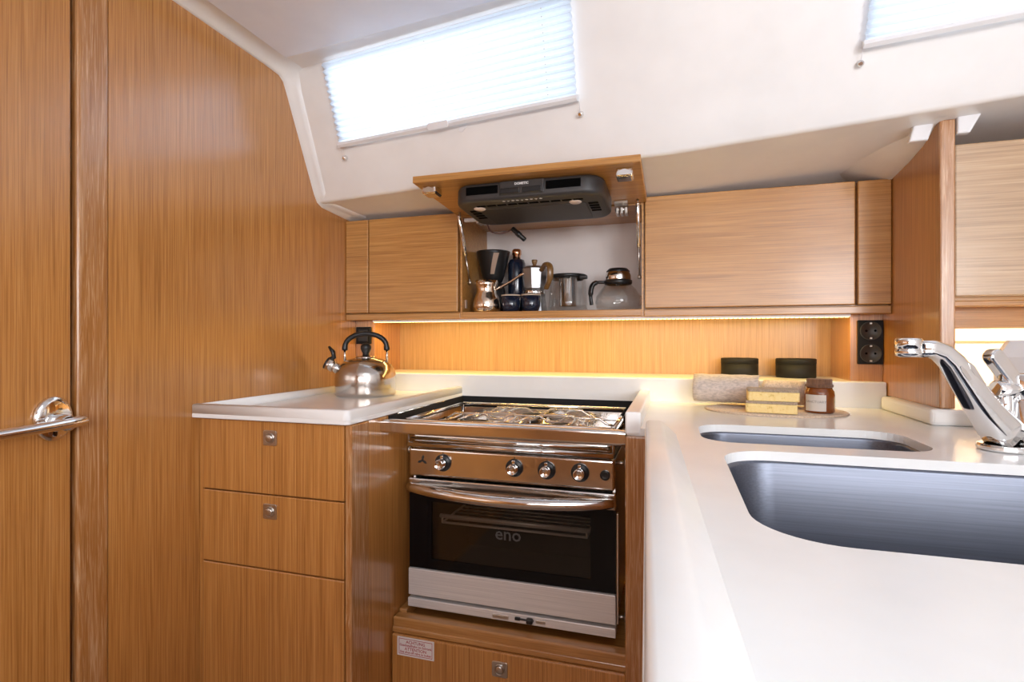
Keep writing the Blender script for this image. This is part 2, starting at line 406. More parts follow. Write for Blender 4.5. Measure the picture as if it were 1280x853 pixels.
# liner moulding along the divider top, plus two small white plates
b = B(); secs = []
for y, z, f in ((1.215, .431, .004), (1.262, .429, .008), (1.288, .417, .02), (1.312, .408, .03), (1.384, .396, .05), (1.49, .386, .06), (1.56, .384, .06)):
    secs.append([(.504, y-.002, z-.001), (.494, y-.002, z-.003), (.478, y, z+.003), (.472-f*.4, y+.01, z+.012), (.452-f, y+.02, z+.030)])
loft(b, secs, True); struct('trim_5', b, 'liner_trim')
for nm, pp, y in (('trim_7', [(.452, .398), (.484, .398), (.497, .437), (.462, .440)], 1.252), ('trim_8', [(.5255, .400), (.546, .400), (.566, .438), (.5255, .436)], 1.236)):
    b = B(); prism(b, pp, -.008, .008, Matrix.Translation((0, y, 0)) @ FACE, .003); struct(nm, b, 'white_plastic')
b = B(); box(b, .524, 1.25, 1.49, 1.505, -.17, .075); struct('wall_right_back', b, 'cream')
b = B(); box(b, .524, 1.25, 1.484, 1.49, -.004, .0, .001); struct('trim_6', b, 'oak_solid_x')
b = B(); box(b, 1.28, 1.31, -1.75, 1.75, ZF, .76); struct('wall_starboard', b, 'gelcoat')
b = B(); box(b, -1.05, 1.3, -1.76, -1.74, ZF, .76); struct('wall_rear', b, 'oak_v')

# ------------------------------------------------------------------ PLEATED BLINDS
def blind(x0, x1, label, anchors, tab):
    root = thing('pleated_blind', label, 'blind', coach((x0+x1)/2, .40))
    t0, t1, n = .400, .99, 13
    def nrm(x): 
        d = (coach(x, 1)-coach(x, 0)).normalized(); return Vector((1, -.13, 0)).normalized().cross(d).normalized()
    s = -1 if nrm(0).y > 0 else 1
    b = B(); secs = []
    for k in range(2*n+1):
        t = t0+.02+(t1-t0-.02)*k/(2*n); o = .010 + (.0105 if k % 2 else 0)
        secs.append([coach(x, t) + nrm(x)*s*o for x in [x0+(x1-x0)*q/8 for q in range(9)]])
    loft(b, secs); obj('blind_fabric', b, 'blind', root)
    b = B()
    def rail(t, hh, dd):
        ss = []
        for x in (x0-.002, x1+.002):
            c = coach(x, t); up = (coach(x, 1)-coach(x, 0)).normalized(); nn = nrm(x)*s
            ss.append([c+nn*.004-up*hh, c+nn*dd-up*hh, c+nn*(dd+.003), c+nn*dd+up*hh, c+nn*.004+up*hh])
        loft(b, ss, caps=True, closed=True)
    rail(t0+.012, .0065, .022); obj('bottom_rail', b, 'white_plastic', root)
    if tab:
        b = B(); xm = -.545; c = coach(xm, t0+.012) + nrm(xm)*s*.024
        up = (coach(xm, 1)-coach(xm, 0)).normalized(); ax = Vector((1, -.14, 0)).normalized(); nn = ax.cross(up)
        mx = Matrix.Translation(c) @ Matrix((ax, up, nn)).transposed().to_4x4()
        prism(b, rrect(.060, .017, .006), -.003, .003, mx, .001); obj('pull_tab', b, 'white_plastic', root)
    for xa, ta in anchors:
        c = coach(xa, ta); nn = nrm(xa)*s; up = (coach(xa, 1)-coach(xa, 0)).normalized()
        b = B(); lathe(b, [(.0055, 0), (.0065, .003), (.005, .007), (.0055, .012), (.003, .014)], seg=16, mx=axis_mx(c, c+nn)[0]); obj('cord_anchor', b, 'chrome', root)
        b = B(); tube(b, [c+nn*.010, c+nn*.012+(coach(xa, t0+.012)-coach(xa, ta))], .0008, 6); obj('blind_cord', b, 'white_plastic', root)
    for q in (.46, .90):
        b = B(); x = x0+(x1-x0)*q
        for k in range(2, 2*n, 2):
            t = t0+.02+(t1-t0-.02)*k/(2*n); cyl(b, coach(x, t)+nrm(x)*s*.0085, coach(x, t)+nrm(x)*s*.0125, .0013, seg=8)
        obj('cord_eyelet', b, 'nickel', root)
    return root
blind(-.858, -.198, 'white pleated blind over the window left of centre, glowing with daylight', ((-.858, .312), (-.194, .314)), True)
blind(.336, 1.03, 'white pleated blind over the window at the top right corner', ((.335, .318), (1.0, .318)), False)

nn = Vector((0, -.9, -.4)).normalized(); c = coach(-.49, .362)+Vector((0, -.001, -.0005))
b = B(); prism(b, [(-.012, -.004), (-.004, -.008), (.012, .005), (-.009, .004)], 0, .002, Matrix.Translation(c) @ nn.to_track_quat('Z', 'Y').to_matrix().to_4x4())
tag(obj('adhesive_tag', b, 'white_plastic'), 'tiny white adhesive scrap on the liner just below the blind tab', 'tag')
# ------------------------------------------------------------------ UPPER LOCKERS
def carcass(b, x0, x1, y0, y1, z0, z1, t=.012, open_front=True):
    box(b, x0, x0+t, y0, y1, z0, z1); box(b, x1-t, x1, y0, y1, z0, z1)
    box(b, x0+t, x1-t, y0, y1, z0, z0+t); box(b, x0+t, x1-t, y0, y1, z1-t, z1)
YF = 1.47
r = thing('wall_locker', 'closed oak locker left of the open one, above the kettle', 'locker', (-.80, 1.47, .066))
b = B(); box(b, -.999, -.606, 1.491, 1.71, .068, .38); obj('carcass', b, 'oak_h', r)
b = B(); box(b, -.999, -.606, 1.473, 1.491, .066, .0845, .002); obj('bottom_rail', b, 'oak_h', r)
b = B(); box(b, -.914, -.613, 1.47, 1.49, .088, .382, .0025); obj('door', b, 'oak_h', r)
b = B(); box(b, -.999, -.918, 1.472, 1.49, .088, .382, .0025); obj('filler_panel', b, 'oak_h', r)

op = thing('wall_locker', 'open oak locker with its door raised, full of coffee things', 'locker', (-.34, 1.47, .066))
b = B(); box(b, -.6055, -.600, 1.474, 1.71, .068, .38); box(b, -.080, -.0745, 1.474, 1.71, .068, .38); box(b, -.600, -.080, 1.474, 1.71, .368, .38); obj('carcass', b, 'oak_h', op)
b = B(); box(b, -.600, -.080, 1.695, 1.71, .086, .368); obj('back_lining', b, 'cab_white', op)
b = B(); box(b, -.600, -.080, 1.472, 1.695, .068, .0862, .0015); obj('shelf', b, 'oak_h', op)
FL = math.radians(-3.2); hinge = Vector((0, 1.468, .372))
FM = Matrix.Translation(hinge) @ Matrix.Rotation(FL, 4, 'X')          # flap frame: y negative runs out from the hinge
b = B(); box(b, -.612, -.066, -.288, 0, 0, .017, .0018, mx=FM); flap = obj('lifted_door', b, 'oak_h', op)
for x in (-.578, -.103):
    b = B(); box(b, x-.019, x+.019, -.268, -.226, -.021, 0, .005, mx=FM)
    prism(b, [(-.016, -.014), (.016, -.014), (.016, -.004), (0, .002), (-.016, -.004)], 0, .003, FM @ Matrix.Translation((x, -.2675, -.006)) @ FACE, .001); obj('door_catch', b, 'chrome', flap)
for x, s in ((-.536, 1), (-.132, -1)):
    b = B(); box(b, x-.018, x+.018, -.035, -.004, -.008, 0, .002, mx=FM)
    for q in (-.012, 0, .012): box(b, x+q-.004, x+q+.004, 1.462, 1.500, .345, .362, .0015)
    cyl(b, (x-.018, 1.468, .357), (x+.018, 1.468, .357), .004); obj('hinge', b, 'nickel', op)
for x, nm in ((-.592, 'l'), (-.088, 'r')):
    g = None
    top = Vector((x, 1.432, .360)); bot = Vector((x, 1.517, .178)); mid = top.lerp(bot, .58)
    b = B(); cyl(b, top, mid, .0055, seg=16, bev=.001); g = obj('gas_strut', b, 'chrome', op)
    b = B(); cyl(b, mid, bot, .0026, seg=12); obj('strut_rod', b, 'nickel', g)
    sx = -1 if x < -.3 else 1
    for p, q in ((bot, bot+Vector((sx*.008, 0, 0))), (top, top+Vector((0, .004, .014)))):
        b = B(); lathe(b, [(.0005, -.006), (.005, -.004), (.006, 0), (.005, .004), (.0005, .006)], p, 12); cyl(b, p, q, .0032); obj('ball_joint', b, 'nickel', g)
    b = B(); box(b, x+sx*.0045-.003, x+sx*.0045+.003, 1.490, 1.502, .098, .124, .002); obj('hole_cover', b, 'tan_plastic', op)
b = B(); box(b, -.590, -.545, 1.462, 1.475, .352, .362, .002); obj('hinge_bar', b, 'white_plastic', op)

r = thing('wall_locker', 'wide closed oak locker right of the open one, above the sponges', 'locker', (.18, 1.47, .066))
b = B(); box(b, -.074, .499, 1.491, 1.71, .068, .38); obj('carcass', b, 'oak_h', r)
b = B(); box(b, -.074, .499, 1.473, 1.491, .066, .0845, .002); obj('bottom_rail', b, 'oak_h', r)
b = B(); box(b, -.0715, .423, 1.47, 1.49, .088, .387, .0025); obj('door', b, 'oak_h', r)
b = B(); box(b, .4285, .499, 1.472, 1.49, .088, .387, .0025); obj('filler_panel', b, 'oak_h', r)

r = thing('wall_locker', 'pale oak locker beyond the upright divider at the right edge', 'locker', (.85, 1.26, .06))
b = B(); box(b, .526, 1.25, 1.271, 1.49, .078, .384); obj('carcass', b, 'oak_h', r)
b = B(); box(b, .5305, 1.22, 1.25, 1.27, .087, .386, .003); obj('door', b, 'oak_pale', r)
b = B(); box(b, .526, 1.25, 1.268, 1.30, .068, .080, .002); obj('bottom_rail', b, 'oak_h', r)
b = B(); box(b, .526, 1.25, 1.33, 1.348, .026, .070, .001); obj('valance', b, 'oak_h', r)
led = thing('led_strip', 'thin warm glowing LED strip under the oak lockers', 'light', (-.25, 1.49, .058))
b = B(); box(b, -.915, .420, 1.495, 1.505, .060, .0665); obj('light_channel', b, 'white_plastic', led)
b = B(); [box(b, -.912+.0111*k, -.904+.0111*k, 1.498, 1.502, .0585, .0602) for k in range(120)]; obj('light_tape', b, 'led', led)
la = area_light('led_glow', (-.25, 1.50, .055), (-.25, 1.57, -.10), 1.32, .012, 2.1, (1, .70, .20)); la.parent = led; la.location = Vector((0, .010, -.004))
led2 = thing('led_strip', 'warm light strip hidden under the pale locker at the right edge', 'light', (.86, 1.36, .03))
b = B(); box(b, .54, 1.2, 1.352, 1.362, .056, .066); obj('light_channel', b, 'white_plastic', led2)
la = area_light('led_glow', (.86, 1.37, .05), (.86, 1.47, -.05), .64, .012, 1.5, (1, .74, .40)); la.parent = led2; la.location = Vector((0, .02, .022))

# range hood hung under the raised door
h = thing('range_hood', 'black slim extractor hood fixed under the raised locker door', 'range hood', hinge)
h.rotation_euler = (FL, 0, 0)
def hood(name, bm, m, parent=None): return obj(name, bm, m, parent or h, local=True)
HX, HY = -.337, -.140
hm = Matrix.Translation((HX, HY, 0))
b = B(); prism(b, rrect(.372, .222, .050, 8), -.046, -.0005, hm, .010, 4)
for f in b.faces: f.smooth = True
case = hood('casing', b, 'graphite')
b = B(); box(b, HX-.062, HX+.048, HY-.1145, HY-.09, -.037, -.003, .003); tab_ = hood('control_console', b, 'graphite')
for q in ((-.060, -.010), (-.004, .044)):
    b = B(); box(b, HX+q[0], HX+q[1], HY-.117, HY-.10, -.035, -.021, .002); hood('push_button', b, 'black_plastic', tab_)
mt = Matrix.Translation((HX-.006, HY-.1148, -.012)) @ FACE
hood('lettering', text_bm('DOMETIC', .0078, mt, .0003, .0003), 'white_ink', tab_)
b = B()
for k in range(9):
    x = HX-.055+.0115*k
    if k % 3 == 1: prism(b, [(x-.003, 0), (x+.003, 0), (x, .005)], -.0466, -.0459, Matrix.Translation((0, HY-.0965, 0)))
    else: box(b, x-.0035, x+.0035, HY-.0975, HY-.0945, -.0466, -.0459); box(b, x-.001, x+.001, HY-.0995, HY-.0925, -.0466, -.0459)
hood('control_symbols', b, 'white_ink')
b = B()
b.free()
for x0, x1 in ((HX-.148, HX-.066), (HX+.052, HX+.135)):
    b = B(); box(b, x0, x1, HY-.1125, HY-.10, -.030, -.010, .001); hood('front_vent', b, 'hood_slot')
for k in range(1, 11):
    x = HX-.150+.0272*k; b = B(); box(b, x-.0115, x+.0115, HY-.0745, HY-.0650, -.0466, -.0455); hood('grille_slot', b, 'hood_slot')
for q in (-1, 1):
    for k in range(4):
        b = B(); box(b, HX+q*.153-.012, HX+q*.153+.012, HY-.040+.020*k, HY-.027+.020*k, -.0466, -.0455); hood('grille_slot', b, 'hood_slot')
b = B(); prism(b, rrect(.272, .135, .006), -.0468, -.0455, Matrix.Translation((HX, HY+.025, 0)), .0006); hood('filter_panel', b, 'graphite')
for x in (HX-.134, HX+.112):
    b = B(); lathe(b, [(.0005, -.0492), (.012, -.0486), (.0155, -.0462), (.0155, -.044)], (x, HY-.050, 0), 24); hood('hood_lamp', b, 'lens')
cb = thing('power_cable', 'dark cable with inline plug hanging behind the extractor hood', 'cable', (-.46, 1.49, .33))
b = B(); tube(b, smooth_path([(-.515, 1.462, .338), (-.51, 1.475, .322), (-.49, 1.485, .316), (-.465, 1.492, .321), (-.450, 1.497, .330)]), .002, 8); obj('wire', b, 'red_wire', cb)
b = B(); cyl(b, (-.452, 1.497, .332), (-.414, 1.505, .296), .007, seg=14, bev=.002); cyl(b, (-.438, 1.500, .319), (-.428, 1.502, .309), .0085, seg=14, bev=.001); obj('inline_plug', b, 'black_plastic', cb)

# ------------------------------------------------------------------ COFFEE THINGS IN THE OPEN LOCKER
ZS = .0864
# long-handled coffee pot
r = thing('coffee_pot', 'shiny bronze long-handled coffee pot at the left of the open locker', 'coffee pot', (-.534, 1.507, ZS))
b = B(); lathe(b, [(.0005, 0), (.036, 0), (.041, .006), (.042, .022), (.038, .042), (.0315, .056), (.030, .066), (.033, .080), (.037, .094), (.0355, .094), (.029, .066), (.0005, .060)], r.location, 36); obj('pot_body', b, 'cezve', r)
b = B(); tube(b, smooth_path([(-.504, 1.505, .152), (-.492, 1.503, .158), (-.455, 1.498, .175), (-.425, 1.494, .192), (-.415, 1.493, .196)]), [.004]*6+[.0055]*6+[.005]*6+[.006]*7, 10, .7); obj('pot_handle', b, 'cezve', r)
# dripper on its jar
r = thing('coffee_dripper', 'black cone coffee dripper behind the bronze pot', 'coffee dripper', (-.545, 1.600, ZS))
b = B(); lathe(b, [(.0005, .095), (.022, .095), (.028, .100), (.034, .115), (.052, .190), (.0535, .196), (.050, .196), (.030, .118), (.0005, .110)], r.location, 40); obj('cone', b, 'black_plastic', r)
b = B(); lathe(b, [(.0005, 0), (.036, 0), (.038, .004), (.038, .07), (.034, .086), (.034, .095), (.0005, .095)], r.location, 36); obj('stand', b, 'black_plastic', r)
b = B(); secs = []
for k in range(9):
    q = k/8; zz = .122+.064*q; rr = .034+.018*(zz-.115)/.075+.0007; a0 = math.radians(-86+16*q)
    secs.append([r.location+Vector((rr*math.cos(a0+da), rr*math.sin(a0+da), zz)) for da in (0, .11, .22, .34)])
loft(b, secs, True); obj('level_window', b, 'tan_plastic', r)
# tall tin
r = thing('thermos_flask', 'tall navy flask with coppery stopper between dripper and moka pot', 'flask', (-.478, 1.635, ZS))
b = B(); lathe(b, [(.0005, 0), (.026, 0), (.028, .003), (.028, .160), (.024, .172), (.014, .176), (.0005, .176)], r.location, 32); obj('flask_body', b, 'navy', r)
b = B(); lathe(b, [(.0005, .176), (.013, .176), (.012, .186), (.015, .190), (.015, .202), (.012, .207), (.0005, .207)], r.location, 24); obj('stopper', b, 'copper', r)
# moka pot
r = thing('moka_pot', 'grey aluminium moka pot with brown handle behind the two cups', 'moka pot', (-.408, 1.592, ZS))
b = B(); lathe(b, [(.0005, 0), (.040, 0), (.041, .004), (.034, .048), (.034, .056), (.0005, .056)], r.location, 8, smooth=False); obj('boiler', b, 'aluminium', r)
b = B(); lathe(b, [(.034, .056), (.035, .058), (.035, .066), (.034, .068)], r.location, 32); obj('collar', b, 'chrome', r)
b = B(); lathe(b, [(.030, .068), (.033, .075), (.041, .132), (.0005, .132)], r.location, 8, smooth=False); obj('upper_chamber', b, 'aluminium', r)
b = B(); lathe(b, [(.0415, .132), (.0415, .135), (.030, .143), (.0005, .146)], r.location, 8, smooth=False); obj('lid', b, 'aluminium', r)
b = B(); lathe(b, [(.004, .146), (.006, .150), (.009, .158), (.009, .164), (.0005, .165)], r.location, 16); obj('lid_knob', b, 'wood_knob', r)
b = B(); tube(b, smooth_path([(-.378, 1.560, .214), (-.362, 1.540, .226), (-.346, 1.521, .222), (-.340, 1.513, .203), (-.344, 1.518, .178), (-.358, 1.535, .156)]), [.008]*6+[.010]*12+[.0095]*6+[.008]*7, 12, .75); obj('handle', b, 'wood_knob', r)
# two cups
cup = thing('espresso_cup', 'small navy espresso cup beside the bronze pot, left of the pair', 'cup', (-.4565, 1.502, ZS), 'navy cups in the open locker')
b = B(); lathe(b, [(.0005, 0), (.019, 0), (.023, .003), (.0275, .016), (.0285, .046), (.0262, .046), (.025, .016), (.0005, .006)], cup.location, 32); obj('cup_body', b, 'navy', cup)
b = B(); lathe(b, [(.0289, .0455), (.0289, .0495), (.0262, .0495), (.0262, .0455)], cup.location, 32, cap=False); obj('cup_rim', b, 'rim_clay', cup)
c2 = cup.copy(); COL.objects.link(c2); c2.location = (-.3960, 1.503, ZS); c2['label'] = 'small navy espresso cup beside the glass infuser jug, right of the pair'
for ch in list(cup.children):
    c = ch.copy(); COL.objects.link(c); c.parent = c2
# glass jug with infuser
r = thing('glass_jug', 'clear glass jug with steel infuser and black lid ring', 'jug', (-.303, 1.590, ZS))
b = B(); lathe(b, [(.0005, .002), (.056, .002), (.060, .006), (.059, .03), (.054, .100), (.053, .106), (.051, .106), (.052, .100), (.057, .03), (.057, .008), (.0005, .006)], r.location, 40); obj('jug_body', b, 'glass', r)
b = B(); lathe(b, [(.046, .098), (.055, .104), (.056, .110), (.054, .113), (.030, .114), (.030, .106), (.046, .104), (.046, .098)], r.location, 40, cap=False)
box(b, -.262, -.240, 1.55, 1.57, ZS+.096, ZS+.108, .003); obj('lid_ring', b, 'black_plastic', r)
b = B(); lathe(b, [(.0005, .018), (.026, .018), (.027, .020), (.027, .108), (.031, .112)], r.location, 36); obj('infuser', b, 'stainless', r)
# teapot
r = thing('glass_teapot', 'round clear glass teapot with black handle at the right of the locker', 'teapot', (-.151, 1.560, ZS))
b = B(); lathe(b, [(.0005, .001), (.052, .001), (.062, .008), (.0665, .024), (.064, .042), (.052, .062), (.038, .076), (.035, .082), (.033, .082), (.036, .075), (.050, .061), (.062, .042), (.0645, .024), (.060, .010), (.0005, .004)], r.location, 44); body = obj('pot_body', b, 'glass', r)
b = B(); lathe(b, [(.037, .076), (.040, .080), (.040, .088), (.0355, .090), (.0355, .082), (.037, .076)], r.location, 32, cap=False); obj('neck_band', b, 'black_plastic', r)
b = B(); lathe(b, [(.0335, .082), (.0365, .090), (.0365, .102), (.033, .112), (.022, .118), (.0005, .119)], r.location, 32); lid = obj('lid', b, 'stainless', r)
b = B(); lathe(b, [(.033, .112), (.0335, .115), (.026, .1225), (.0005, .124)], r.location, 32); obj('lid_cap', b, 'black_plastic', lid)
b = B(); tube(b, smooth_path([(-.190, 1.557, ZS+.084), (-.212, 1.550, ZS+.083), (-.224, 1.546, ZS+.072), (-.228, 1.545, ZS+.045), (-.225, 1.546, ZS+.018)]), [.008]*6+[.012]*6+[.0125]*6+[.009]*7, 12, .6); obj('handle', b, 'black_plastic', r)

# ------------------------------------------------------------------ WORKTOPS
ZC = -.165
def corner(cx, cy, r, a0, a1, n=6): return [(cx+r*math.cos(math.radians(a0+(a1-a0)*k/n)), cy+r*math.sin(math.radians(a0+(a1-a0)*k/n))) for k in range(n+1)]
# left worktop: slab with a low raised lip round the front, bulkhead and stove sides
r = thing('worktop', 'small white worktop over the oak drawers, carrying the kettle', 'worktop', (-.80, .90, ZC))
b = B()
out = [(-.999, .905)] + corner(-.622, .919, .012, -90, 0) + [(-.610, 1.4995), (-.999, 1.4995)]
prism(b, out, -.1665, -.156, None, .002)
obj('slab', b, 'solid_surface', r)
b = B()
lipo = [(-.999, .9052)] + corner(-.622, .9172, .012, -90, 0) + [(-.6101, 1.499)]
def lip(b, path, wdt, zb, ztop, side, slope=.008, bev=.004, drop=None):
    P = [Vector((*p, 0)) for p in path]; secs = []
    for i, p in enumerate(P):
        d = (P[min(i+1, len(P)-1)]-P[max(i-1, 0)]).normalized(); n = Vector((-d.y, d.x, 0))*side
        z = Vector((0, 0, 1)); zt = ztop - (drop[i] if drop else 0)
        secs.append([p+z*zb, p+z*(zt-bev), p+n*bev*.3+z*(zt-bev*.3), p+n*bev+z*zt, p+n*(wdt-bev)+z*zt, p+n*wdt+z*(zt-.002), p+n*(wdt+slope*.5)+z*(zb*.65+zt*.35), p+n*(wdt+slope)+z*zb])
    loft(b, secs, True, True, True); bmesh.ops.recalc_face_normals(b, faces=b.faces)
lip(b, lipo, .020, -.157, -.137, 1)
lip(b, [(-.999, 1.499), (-.999, .925)], .012, -.157, -.1375, 1)
obj('raised_lip', b, 'solid_surface', r)
# right worktop: peninsula with two sink openings
def rr_at(x0, x1, y0, y1, rad, seg=8): return [(x+(x0+x1)/2, y+(y0+y1)/2) for x, y in rrect(x1-x0, y1-y0, rad, seg)]
BIG = rr_at(.070, .62, .484, .872, .070, 10); SMALL = rr_at(.047, .385, .930, 1.125, .055, 8)
r = thing('worktop', 'long white worktop with two sinks, running along the right', 'worktop', (.60, .50, ZC))
b = B(); plate_with_holes(b, [(.012, -.30), (1.25, -.30), (1.25, 1.488), (.5, 1.488), (.5, 1.499), (-.083, 1.499), (-.083, 1.032), (-.0495, 1.03), (-.012, .22)], [BIG, SMALL], ZC-.014, ZC)
obj('slab', b, 'solid_surface', r)
b = B(); lip(b, [(.011, -.30), (-.010, .20), (-.030, .62), (-.0462, .985), (-.0475, 1.005), (-.0483, 1.02), (-.0485, 1.030)], .030, ZC-.0135, -.1400, -1, .045, .006, (0, 0, 0, .002, .010, .017, .0205)); obj('raised_lip', b, 'solid_surface', r)
b = B(); box(b, -.0865, -.0575, 1.029, 1.4985, ZC-.0130, -.1345, .004, 3); obj('raised_lip', b, 'solid_surface', r)
b = B(); box(b, .480, 1.24, 1.225, 1.4870, ZC, -.1325, .008, 3); obj('back_ledge', b, 'solid_surface', r)
b = B(); box(b, -.998, .4985, 1.5, 1.698, -.30, -.1005, .003, 2); tag(obj('upstand', b, 'solid_surface'), 'low white upstand along the back between left bulkhead and divider', 'upstand')

# sinks
def sink(loop, depth, label, rad_b, name):
    cx = sum(p[0] for p in loop)/len(loop); cy = sum(p[1] for p in loop)/len(loop)
    r = thing('sink', label, 'sink', (cx, cy, ZC-.014-depth))
    def ring(k, z, off=0): return [(cx+(x-cx)*k+off*(1 if x > cx else -1), cy+(y-cy)*k+off*(1 if y > cy else -1), z) for x, y in loop]
    b = B(); z0 = ZC-.0145
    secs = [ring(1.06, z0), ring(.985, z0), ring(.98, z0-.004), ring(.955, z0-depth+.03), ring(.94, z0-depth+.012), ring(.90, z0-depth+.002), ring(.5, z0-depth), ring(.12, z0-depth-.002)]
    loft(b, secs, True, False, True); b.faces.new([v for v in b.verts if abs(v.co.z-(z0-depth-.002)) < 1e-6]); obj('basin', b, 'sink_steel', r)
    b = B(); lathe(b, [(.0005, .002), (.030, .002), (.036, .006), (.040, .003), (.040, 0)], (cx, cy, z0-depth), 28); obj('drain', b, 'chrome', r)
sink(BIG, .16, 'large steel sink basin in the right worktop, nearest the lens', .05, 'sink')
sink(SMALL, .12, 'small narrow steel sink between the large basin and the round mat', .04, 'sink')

# mixer tap
r = thing('mixer_tap', 'chrome mixer tap with slanted spout beside the large sink', 'tap', (.495, .985, ZC))
b = B(); mxs = Matrix.Translation((.492, .986, ZC)) @ Matrix.Rotation(math.radians(18), 4, 'Z'); prism(b, rrect(.094, .066, .0325, 10), .0006, .010, mxs, .003); obj('base_plate', b, 'chrome', r)
b = B(); lathe(b, [(.030, .009), (.030, .034), (.0285, .038), (.0275, .040), (.0275, .076), (.0268, .077), (.0268, .079), (.0275, .080), (.0275, .112), (.024, .116), (.0005, .117)], (.512, .992, ZC), 40); obj('mixer_body', b, 'chrome', r)
sd = Vector((-.945, -.327, 0)); sn = Vector((.327, -.945, 0))
S0 = Vector((.478, .982, ZC))
path = [(-.004, .022, .025, .023), (.008, .034, .024, .021), (.030, .060, .020, .019), (.058, .100, .0165, .017), (.082, .134, .0140, .0155), (.098, .148, .0130, .015), (.116, .154, .0125, .0148), (.135, .153, .0125, .0148)]
secs = []
for i, (d, z, ha, hb) in enumerate(path):
    p = S0 + sd*d + Vector((0, 0, z))
    a, c = path[max(i-1, 0)], path[min(i+1, len(path)-1)]
    tg = (sd*(c[0]-a[0]) + Vector((0, 0, c[1]-a[1]))).normalized(); nr = tg.cross(sn).normalized()
    secs.append([p + nr*ha*y + sn*hb*x for x, y in [(q[0]*2, q[1]*2) for q in rrect(1, 1, .28, 4)]])
b = B(); loft(b, secs, True, True, True); bmesh.ops.recalc_face_normals(b, faces=b.faces); sp = obj('spout', b, 'chrome', r)
tipc = S0 + sd*.148 + Vector((0, 0, .142))
b = B(); lathe(b, [(.012, -.001), (.0165, .001), (.0175, .005), (.0172, .009), (.0160, .0105), (.0160, .0118), (.0172, .013), (.0175, .024), (.016, .027), (.0005, .0275)], tipc, 32); obj('aerator', b, 'chrome', sp)
for off, w2, z0, d0, L in ((-.0095, .0032, .132, .087, .052), (.004, .0028, .134, .076, .058)):
    ax = (sd*.058 + Vector((0, 0, .085))).normalized(); up2 = ax.cross(sn).normalized()
    c0 = S0 + sd*.062 + Vector((0, 0, .106)) + sn*.0158 - up2*off
    b = B(); mx = Matrix.Translation(c0) @ Matrix((ax, up2, sn)).transposed().to_4x4()
    prism(b, [(-L*.5, 0), (-L*.2, -w2), (L*.35, -w2*1.25), (L*.5, -w2*.4), (L*.5, w2*.4), (L*.35, w2*1.25), (-L*.2, w2)], -.0045, .0008, mx, .0004); obj('spout_recess', b, 'stainless', sp)
b = B(); a0 = Vector((.500, .985, ZC+.088)); a1 = Vector((.4535, .968, ZC+.150)); mxl, LL = axis_mx(a0, a1)
ax = (a1-a0).normalized(); sideV = Vector((.45, -.89, 0)).cross(ax).normalized(); nv = ax.cross(sideV).normalized()
mx = Matrix.Translation((a0+a1)/2) @ Matrix((ax, sideV, nv)).transposed().to_4x4()
prism(b, rrect(LL, .024, .010, 6), -.009, .009, mx, .004, 3); lev = obj('lever', b, 'chrome', r)
b = B(); cyl(b, (.462, .972, ZC+.093), (.500, .985, ZC+.093), .0125, .013, 24, .002); cyl(b, (.472, .962, ZC+.093), (.472, .975, ZC+.093), .0075, .0075, 18, .001); obj('lever_joint', b, 'chrome', r)
b = B(); cyl(b, (.478, .98, ZC+.03), (.478, .98, ZC+.085), .009, .011, 20, .002); obj('hose_guide', b, 'chrome', r)

b = B(); lathe(b, [(.0005, 0), (.060, 0), (.063, .004), (.063, .138), (.046, .166), (.0005, .167)], (.603, 1.13, ZC), 8, Matrix.Rotation(math.radians(5), 4, 'Z'), smooth=False)
tag(obj('lidded_canister', b, 'white_plastic'), 'white faceted canister behind the tap at the right edge', 'canister')

# ------------------------------------------------------------------ DRAWER CABINET
def latch(parent, x, y, z, s=.034):
    b = B(); prism(b, rrect(s, s*.94, .004), 0, .003, face_at(x, y, z), .001)
    lathe(b, [(.0118, .003), (.0118, .0045), (.0098, .005), (.0094, .004), (.0005, .004)], seg=28, mx=face_at(x, y, z)); k = obj('push_latch', b, 'nickel', parent)
    b = B(); lathe(b, [(.0088, .003), (.0086, .0062), (.0070, .0072), (.0005, .0075)], seg=28, mx=face_at(x, y, z)); obj('latch_button', b, 'nickel', k)
r = thing('drawer_cabinet', 'oak cabinet of stacked drawers left of the stove', 'cabinet', (-.81, .94, ZF))
b = B(); box(b, -.999, -.630, .945, 1.495, ZF+.001, -.168); obj('carcass', b, 'oak_v', r)
b = B(); box(b, -.999, -.9885, .925, .945, ZF+.001, -.168, .001); obj('stile', b, 'oak_v', r)
b = B(); box(b, -.6265, -.6115, .984, 1.495, ZF+.001, -.1675); obj('side_panel', b, 'oak_v', r)
b = B(); box(b, -.6265, -.6110, .920, .984, ZF+.001, -.1675, .003, 2); obj('solid_edging', b, 'oak_solid', r)
for z0, z1, lz in ((-.3215, -.1695, -.203), (-.4785, -.3240, -.357), (-1.03, -.4810, None)):
    b = B(); box(b, -.986, -.6285, .920, .942, z0, z1, .002)
    d = obj('drawer', b, 'oak_v', r)
    if lz: latch(d, -.806, .920, lz)

